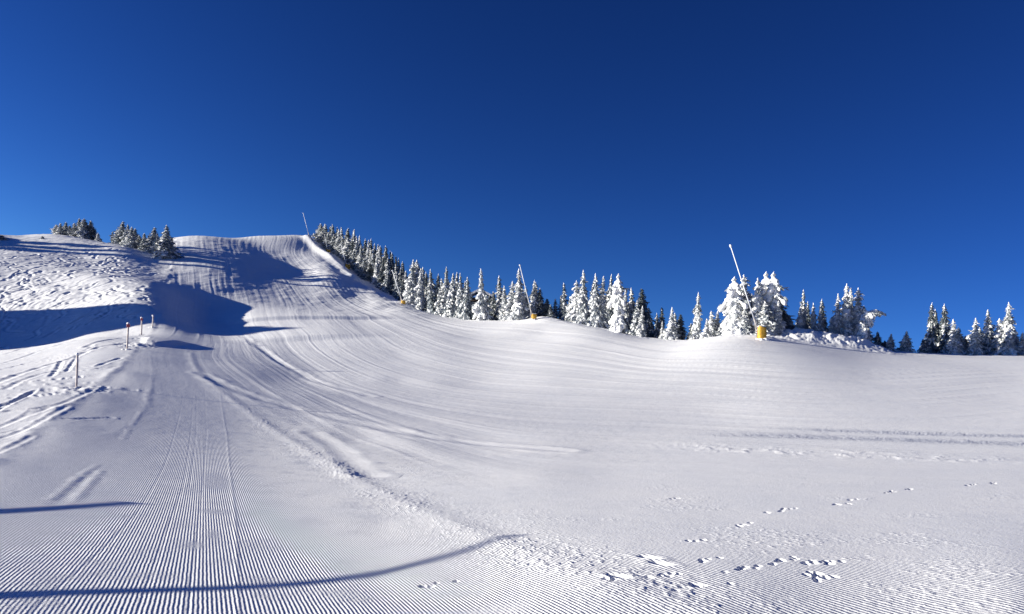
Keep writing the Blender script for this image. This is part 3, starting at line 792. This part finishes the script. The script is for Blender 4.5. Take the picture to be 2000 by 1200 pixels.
def cY(x, off): return float(np.interp(x, cols, crest_Y)) + off
def sp(x, yt, off, w, kind): return (x, yt, cY(x, off), w, kind)
clump('in row left of the hut', 'spruces in row left of the hut', [
    sp(803, 508, 5, 32, 'white_wide'), sp(809, 509, 8, 30, 'white_column'), sp(820, 526, 4, 18, 'white_column'), sp(828, 523, 9, 22, 'mixed_slim'), sp(836, 532, 11, 24, 'dark_wide'), sp(845, 527, 8, 26, 'mixed_wide'),
    sp(857, 536, 11, 26, 'dark_wide'), sp(865, 545, 8, 24, 'mixed_wide'), sp(871, 523, 9, 20, 'mixed_slim'), sp(879, 548, 12, 24, 'dark_wide'), sp(884, 535, 4, 30, 'mixed_skirt'), sp(892, 533, 8, 20, 'mixed_slim'),
    sp(901, 534, 4, 24, 'mixed_wide'), sp(907, 550, 8, 22, 'dark_slim'), sp(914, 542, 3, 24, 'mixed_wide')])
clump('between hut and second lance', 'spruces between the hut and the second lance', [
    sp(944, 526, 3, 32, 'white_skirt'), sp(958, 575, 9, 22, 'dark_wide'), sp(966, 570, 8, 26, 'dark_wide'), sp(977, 540, 8, 24, 'mixed_slim'), sp(987, 559, 4, 24, 'white_wide'), sp(997, 550, 4, 24, 'white_slim'),
    sp(1013, 526, 3, 36, 'white_skirt')])
clump('beside the second lance', 'spruces beside the second lance', [
    sp(1028, 560, 9, 22, 'mixed_wide'), sp(1040, 548, 7, 24, 'white_wide'), sp(1047, 552, 10, 24, 'mixed_wide'), sp(1056, 563, 10, 26, 'dark_wide'), sp(1068, 583, 9, 26, 'dark_plain'), sp(1076, 596, 8, 20, 'dark_wide'),
    sp(1084, 584, 12, 14, 'pale_thin')])
clump('in tall group right of second lance', 'tall spruces right of the second lance', [
    sp(1095, 578, 16, 14, 'pale_thin'), sp(1103, 554, 12, 18, 'pale_thin'), sp(1114, 583, 6, 18, 'mixed_slim'), sp(1125, 549, 6, 20, 'white_column'), sp(1133, 560, 7, 22, 'white_slim'), sp(1141, 528, 6, 30, 'white_wide'), sp(1155, 551, 10, 18, 'mixed_slim'),
    sp(1165, 535, 4, 30, 'white_wide'), sp(1173, 541, 5, 26, 'white_slim'), sp(1189, 537, 9, 28, 'mixed_wide'), sp(1198, 575, 10, 22, 'dark_wide'), sp(1207, 536, 4, 30, 'white_lumpy')])
clump('in shaded group before first gap', 'shaded spruces before the first gap', [
    sp(1222, 565, 7, 20, 'white_slim'), sp(1235, 563, 9, 26, 'mixed_wide'), sp(1244, 588, 6, 24, 'mixed_wide'), sp(1255, 562, 12, 40, 'dark_plain'), sp(1252, 598, 5, 16, 'white_slim'), sp(1266, 600, 10, 26, 'dark_wide')])
clump('in little group in first gap', 'spruces in the first gap', [
    sp(1284, 612, 11, 18, 'dark_wide'), sp(1291, 600, 12, 18, 'dark_slim'), sp(1294, 628, 5, 10, 'white_slim'), sp(1310, 601, 4, 28, 'white_skirt'), sp(1319, 612, 8, 24, 'mixed_wide'), sp(1328, 613, 9, 26, 'dark_plain')])
clump('between first gap and nearest lance', 'spruces left of the nearest lance', [
    sp(1352, 632, 6, 22, 'dark_wide'), sp(1361, 572, 6, 24, 'white_wide'), sp(1381, 623, 3, 24, 'white_skirt'), sp(1391, 608, 6, 16, 'white_column'), sp(1399, 607, 7, 16, 'white_slim')])
spruce('white_lean', 1403, 619, cY(1400, 5), 16, 'stooping white sapling just left of the group at the nearest lance', rz=math.pi)
clump('in thick group behind nearest lance', 'spruces behind the nearest lance', [
    sp(1425, 572, 5, 20, 'white_column'), sp(1433, 541, 5, 40, 'white_lumpy'), sp(1446, 550, 9, 32, 'mixed_wide'), sp(1456, 538, 7, 27, 'white_column'), sp(1455, 595, 4, 22, 'white_slim'), sp(1467, 575, 10, 24, 'dark_wide'),
    sp(1479, 544, 5, 22, 'white_column'), sp(1498, 532, 7, 36, 'white_lumpy'), sp(1508, 532, 6, 38, 'white_lumpy'), sp(1497, 590, 4, 44, 'white_wide'), sp(1521, 563, 9, 50, 'dark_wide'), sp(1517, 589, 4, 22, 'white_slim'), sp(1532, 606, 8, 30, 'dark_plain')])
clump('behind the snow heap', 'spruces behind the snow heap', [
    sp(1562, 600, 8, 16, 'white_column'), sp(1569, 567, 10, 22, 'mixed_wide'), sp(1576, 590, 12, 22, 'dark_wide'), sp(1589, 593, 9, 22, 'white_wide'), sp(1601, 598, 9, 20, 'white_wide'), sp(1606, 585, 12, 26, 'dark_wide')])
spruce('white_lean', 1553, 607, cY(1550, 9), 14, 'slender white sapling leaning at the left end of the snow heap')
clump('in group at right end of snow heap', 'spruces right of the snow heap', [
    sp(1625, 622, 7, 26, 'white_skirt'), sp(1634, 574, 8, 26, 'white_wide'), sp(1653, 556, 8, 24, 'white_column'), sp(1661, 565, 9, 24, 'white_slim'), sp(1667, 590, 11, 26, 'dark_wide'), sp(1676, 564, 8, 24, 'white_column'),
    sp(1684, 598, 9, 24, 'white_slim'), sp(1697, 640, 10, 26, 'mixed_wide')])
spruce('white_arch', 1684, 606, cY(1690, 3), 20, 'young white spruce bowed into an arch by its snow load', rz=0.0)
clump('in low row right of arched tree', 'low spruces right of the arched tree', [
    sp(1715, 648, 8, 24, 'dark_wide'), sp(1728, 665, 7, 16, 'dark_plain'), sp(1739, 652, 4, 20, 'mixed_skirt'), sp(1770, 647, 4, 26, 'mixed_skirt')])
clump('in dark group right of wide gap', 'dark spruces right of the wide gap', [
    sp(1803, 662, 5, 18, 'dark_wide'), sp(1816, 592, 10, 26, 'dark_wide'), sp(1827, 605, 11, 28, 'dark_wide'), sp(1838, 620, 12, 28, 'dark_plain'), sp(1847, 595, 8, 30, 'dark_wide'), sp(1865, 624, 4, 22, 'white_slim'), sp(1874, 640, 8, 26, 'mixed_wide'),
    sp(1887, 656, 9, 24, 'dark_wide')])
clump('in group at right photo edge', 'spruces at the right edge', [
    sp(1904, 622, 4, 30, 'white_wide'), sp(1914, 640, 8, 26, 'mixed_wide'), sp(1934, 606, 7, 32, 'mixed_skirt'), sp(1954, 623, 5, 22, 'white_column'), sp(1968, 592, 4, 36, 'white_wide'), sp(1982, 640, 7, 24, 'mixed_wide'), sp(1996, 650, 4, 30, 'white_skirt')])

# ------------------------------------------------------------------ snow lances
def lance(x, Y, tip, pad_w, pad_h, label, pole_r, lean_y=0.0, show_pad=True):
    X = (x - 1000) / F * Y
    z = surf_z(X, Y)
    o = thing('snow_lance', label, 'snow lance', (X, Y, z), 'snow lances along the piste')
    tx, ty = tip
    Yt = Y + lean_y
    T = Vector(((tx - 1000) / F * Yt - X, lean_y, EYE + (YH - ty) / F * Yt - z))
    B = Vector((-.12, 0, .05)); h = T - B
    a = B + h * .22
    m = MB(); m.tube([B, a], [pole_r * 1.7, pole_r * 1.6], 10); put('base_tube', m.mesh('base_tube', M['grey']), o)
    m = MB(); m.tube([a - h * .004, B + h * .6, B + h * .985], [pole_r * 1.25, pole_r * 1.1, pole_r * .85], 10)
    pole = put('pole', m.mesh('pole', M['steel']), o)
    m = MB(); r = pole_r
    m.tube([B + h * .965, B + h * .972, B + h * .99, B + h, B + h * 1.002], [r * .9, r * 1.9, r * 2.0, r * 1.5, r * .4], 10)
    d = h.normalized()
    for k in range(4):
        c = B + h * .983; q = Vector((math.cos(k * 1.57), math.sin(k * 1.57), .25)) * r * 2.6
        m.tube([c, c + q], [r * .6, r * .45], 6)
    put('nozzle_head', m.mesh('nozzle_head', M['steel']), o)
    m = MB(); s0 = B + h * .20
    m.tube([Vector((-.55, -.05, -.1)), s0], [r * .8, r * .8], 7); m.tube([Vector((.30, .35, -.1)), s0], [r * .8, r * .8], 7)
    put('support_strut', m.mesh('support_strut', M['grey']), o)
    if show_pad:
        # a wrapped foam mat: rounded rectangular jacket with a seam lip and straps
        w, hh = pad_w / 2, pad_h
        m = MB(); ring = []
        n = 28
        prof = [(-.15, .98), (.02, 1.0), (.25, 1.02), (.30, 1.0), (.35, 1.02), (.62, 1.03), (.66, 1.0), (.70, 1.03), (.95, 1.0), (1.0, .93), (1.0, .55)]
        vs = []
        for zz, sc in prof:
            for k in range(n):
                t = 2 * math.pi * k / n; c, s_ = math.cos(t), math.sin(t)
                rr = (abs(c) ** 3.2 + abs(s_) ** 3.2) ** (-1 / 3.2)
                vs.append((c * rr * w * sc, s_ * rr * w * .8 * sc + 0.02 * math.sin(9 * zz), zz * hh))
        fs = [(i * n + k, i * n + (k + 1) % n, (i + 1) * n + (k + 1) % n, (i + 1) * n + k) for i in range(len(prof) - 1) for k in range(n)]
        fs.append(tuple(range((len(prof) - 1) * n, len(prof) * n)))
        gp = np.random.default_rng(int(x) + 7)
        bul = gp.uniform(-1, 1, (len(prof), n)); bul = (bul + np.roll(bul, 1, 1) + np.roll(bul, 2, 1)) / 3
        vs = [(a * (1 + .10 * bul[k // n][k % n]), b * (1 + .10 * bul[k // n][k % n]), c + .05 * hh * (c > .5 * hh) * math.sin(k % n * .45)) for k, (a, b, c) in enumerate(vs)]
        m.add(vs, fs)
        pad = put('padding', m.mesh('padding', M['yellow']), o)
        m = MB(); v, f = ICO2
        g = np.random.default_rng(int(x))
        for k in range(5):
            c = np.array([g.uniform(-.5, .4) * w, g.uniform(-.5, .5) * w * .7, hh * 1.0])
            m.add(v * np.array([w * .62, w * .55, w * .26]) * (1 + g.uniform(-.12, .12, (len(v), 1))) + c, f)
        put('snow_cap', m.mesh('snow_cap', M['snow']), pad)
        m = MB()
        for k in range(7):
            aa = g.uniform(0, 6.28); c = np.array([math.cos(aa) * w * 1.15, math.sin(aa) * w * 1.0, -.02])
            m.add(v * np.array([.32, .32, .2]) * (1 + g.uniform(-.2, .2, (len(v), 1))) + c, f)
        put('snow_skirt', m.mesh('snow_skirt', M['snow']), o)
    return o

lance(1488, 78.5, (1426, 478), 0.92, 1.45, 'tall silver snow lance with bright yellow padding, nearest of the lances', .058, .6)
lance(1043, 110.5, (1015, 517), 0.78, 0.95, 'snow lance with yellow padding standing among white trees on the meadow crest', .06, -1.5)
lance(788, 163, (766, 528), 0.95, 0.8, 'snow lance with small yellow padding at the lower end of the ridge forest', .085, 1.0)
lance(679, 232, (666, 478), 1.5, 1.5, 'snow lance with yellow padding in the shade halfway up the steep piste', .08, .5)
lance(641, 266, (634, 458), 1.4, 1.3, 'faint snow lance with brownish yellow padding high beside the steep piste', .07, .5)
lance(605, 303, (592, 416), 1.0, .4, 'thin snow lance standing on the brow of the steep piste', .085, .5, show_pad=False)

# ------------------------------------------------------------------ marker posts on the left bank
def post(x, ytop, ybase, near, label, sign, r):
    X, Y = pick(x, ybase, near); z = surf_z(X, Y)
    H = EYE + (YH - ytop) / F * Y - z
    o = thing('marker_post', label, 'post', (X, Y, z), 'piste marker posts on the left bank')
    m = MB(); lean = rnd.uniform(.02, .06)
    m.tube([(-lean * .2, 0, -.3), (0, 0, 0), (lean * H * .5, .01, H * .5), (lean * H, 0, H - .02), (lean * H, 0, H)], [r, r, r * .97, r * .95, r * .6], 10)
    put('pole', m.mesh('pole', M['wood']), o)
    if sign:
        m = MB(); R_ = sign; n = 20; c = (lean * H + r * .4, -r * 1.05, H - R_ * 1.15)
        a = 1.15   # the disc is turned away towards the piste
        ux, uy = math.cos(a), math.sin(a); nx, ny = -uy, ux
        vs = []
        for dd, sc in ((-.012, .97), (-.015, 1.0), (.012, 1.0), (.015, .97)):
            for k in range(n):
                t = 2 * math.pi * k / n
                vs.append((c[0] + nx * dd + ux * R_ * sc * math.cos(t), c[1] + ny * dd + uy * R_ * sc * math.cos(t), c[2] + R_ * sc * math.sin(t)))
        fs = [(i * n + k, i * n + (k + 1) % n, (i + 1) * n + (k + 1) % n, (i + 1) * n + k) for i in range(3) for k in range(n)] + [tuple(range(n))[::-1], tuple(range(3 * n, 4 * n))]
        m.add(vs, fs); put('disc_sign', m.mesh('disc_sign', M['red'], False), o)
    m = MB(); v, f = ICO2; g = np.random.default_rng(int(x))
    for k in range(3):
        m.add(v * np.array([r * 1.5, r * 1.3, r * 1.1]) * (1 + g.uniform(-.15, .15, (len(v), 1))) + np.array([lean * H - r * .3, 0, H + r * .3 * k - .02]), f)
    put('snow_cap', m.mesh('snow_cap', M['snow']), o)
    m = MB()
    for k in range(8):
        aa = g.uniform(0, 6.28); q = g.uniform(1.5, 4)
        m.add(v * np.array([.16, .16, .08]) * g.uniform(.6, 1.3) * (1 + g.uniform(-.25, .25, (len(v), 1))) + np.array([math.cos(aa) * r * q, math.sin(aa) * r * q, 0]), f)
    put('snow_mound', m.mesh('snow_mound', M['snow']), o)
    return o
post(149, 692, 756, 0, 'plain grey wooden marker post nearest the camera on the bank', 0, .055)
post(248, 632, 683, 0, 'frosted marker post with round red sign at the churned bank edge', .17, .075)
post(276, 621, 655, 0, 'frosted marker post with dark red sign, second farthest along the bank', .16, .085)
post(298, 617, 641, 0, 'thin pale marker post without sign, farthest along the bank', 0, .085)

# ------------------------------------------------------------------ hut among the trees
def box(m, x0, x1, y0, y1, z0, z1):
    v = [(x, y, z) for z in (z0, z1) for y in (y0, y1) for x in (x0, x1)]
    m.add(v, [(0, 2, 3, 1), (4, 5, 7, 6), (0, 1, 5, 4), (2, 6, 7, 3), (0, 4, 6, 2), (1, 3, 7, 5)])
def hut(x, Y):
    X = (x - 1000) / F * Y; z = surf_z(X, Y)
    eave = EYE + (YH - 581) / F * Y - z
    o = thing('wooden_hut', 'dark timber hut with snowy roof half hidden behind the trees', 'hut', (X, Y, z))
    m = MB(); box(m, -1.6, 3.2, 0, 4.5, -1, eave); put('wall', m.mesh('wall', M['hutwood'], False), o)
    m = MB()
    prof = [(-2.2, eave - .12), (.8, eave + 1.35), (3.8, eave - .12)]
    vs = []
    for y in (-.5, 5.0):
        vs += [(a, y, b) for a, b in prof] + [(a, y, b + .42) for a, b in prof]
    fs = [(0, 1, 4, 3), (1, 2, 5, 4), (6, 9, 10, 7), (7, 10, 11, 8), (3, 4, 10, 9), (4, 5, 11, 10), (0, 6, 7, 1), (1, 7, 8, 2), (0, 3, 9, 6), (2, 8, 11, 5)]
    m.add(vs, fs); put('snowy_roof', m.mesh('snowy_roof', M['snow'], False), o)
    m = MB(); box(m, -1.2, -.3, -.05, .02, eave - 1.7, eave - .7); w = put('window', m.mesh('window', M['hutwood'], False), o)
    m = MB(); box(m, -1.12, -.38, -.07, -.052, eave - 1.62, eave - .78); put('pane', m.mesh('pane', M['glass'], False), w)
    m = MB(); box(m, .2, 1.1, -.06, .02, 0.1, 2.1); put('door', m.mesh('door', M['hutwood'], False), o)
hut(929, 146)

# ------------------------------------------------------------------ unseen poles at left, their tilt invented so the shadows cross the near snow
def shade_pole(img_a, img_b, dist, r, label, k=.3):
    """pole whose shadow runs on the snow from photo point a to its tip b"""
    A, B = Vector(pick(*img_a)), Vector(pick(*img_b))
    T = Vector((B.x, B.y, surf_z(*B))) + SUN * dist
    G = A + (A - B) * k
    zb = surf_z(*G)
    o = thing('snow_lance', label, 'snow lance', (G.x, G.y, zb))  # unseen shadow caster, built like a lance
    t = T - Vector((G.x, G.y, zb))
    m = MB(); m.tube([-t * .03, t * .25], [r * 1.25, r * 1.2], 10); put('base_tube', m.mesh('base_tube', M['grey']), o)
    m = MB(); m.tube([t * .24, t * .6, t], [r, r * .95, r * .8], 10); put('pole', m.mesh('pole', M['steel']), o)
    m = MB(); m.tube([t * .965, t * .985, t * 1.0], [r * .9, r * 1.3, r * .7], 10); put('nozzle_head', m.mesh('nozzle_head', M['steel']), o)
    return o
shade_pole((0, 1165), (1010, 1045), 15, .036, 'unseen pole beside the camera, tilted to throw the long shadow across the corduroy')
shade_pole((0, 996), (262, 982), 7, .036, 'second unseen pole farther left, tilted to throw the short shadow on the near track', .8)

# spruces added out of sight at left, to throw long shade across the steep piste
for k, (X, Y, H, kind) in enumerate(((-139, 166, 15, 'dark_wide'), (-144, 172, 14.5, 'mixed_wide'), (-148, 180, 13.5, 'dark_wide'))):
    o = thing('spruce_tree', f'tall spruce, {ORD[k]} of three added outside the view for shade', 'tree', (X, Y, surf_z(X, Y)), 'spruces outside the view')
    tm, cm, sm = SPM[kind]
    for nm, m in (('trunk', tm), ('crown', cm)):
        c = put(nm, m, o); c.scale = (H * 1.2, H * 1.2, H)
        if nm == 'crown' and sm: put('snow_load', sm, c)
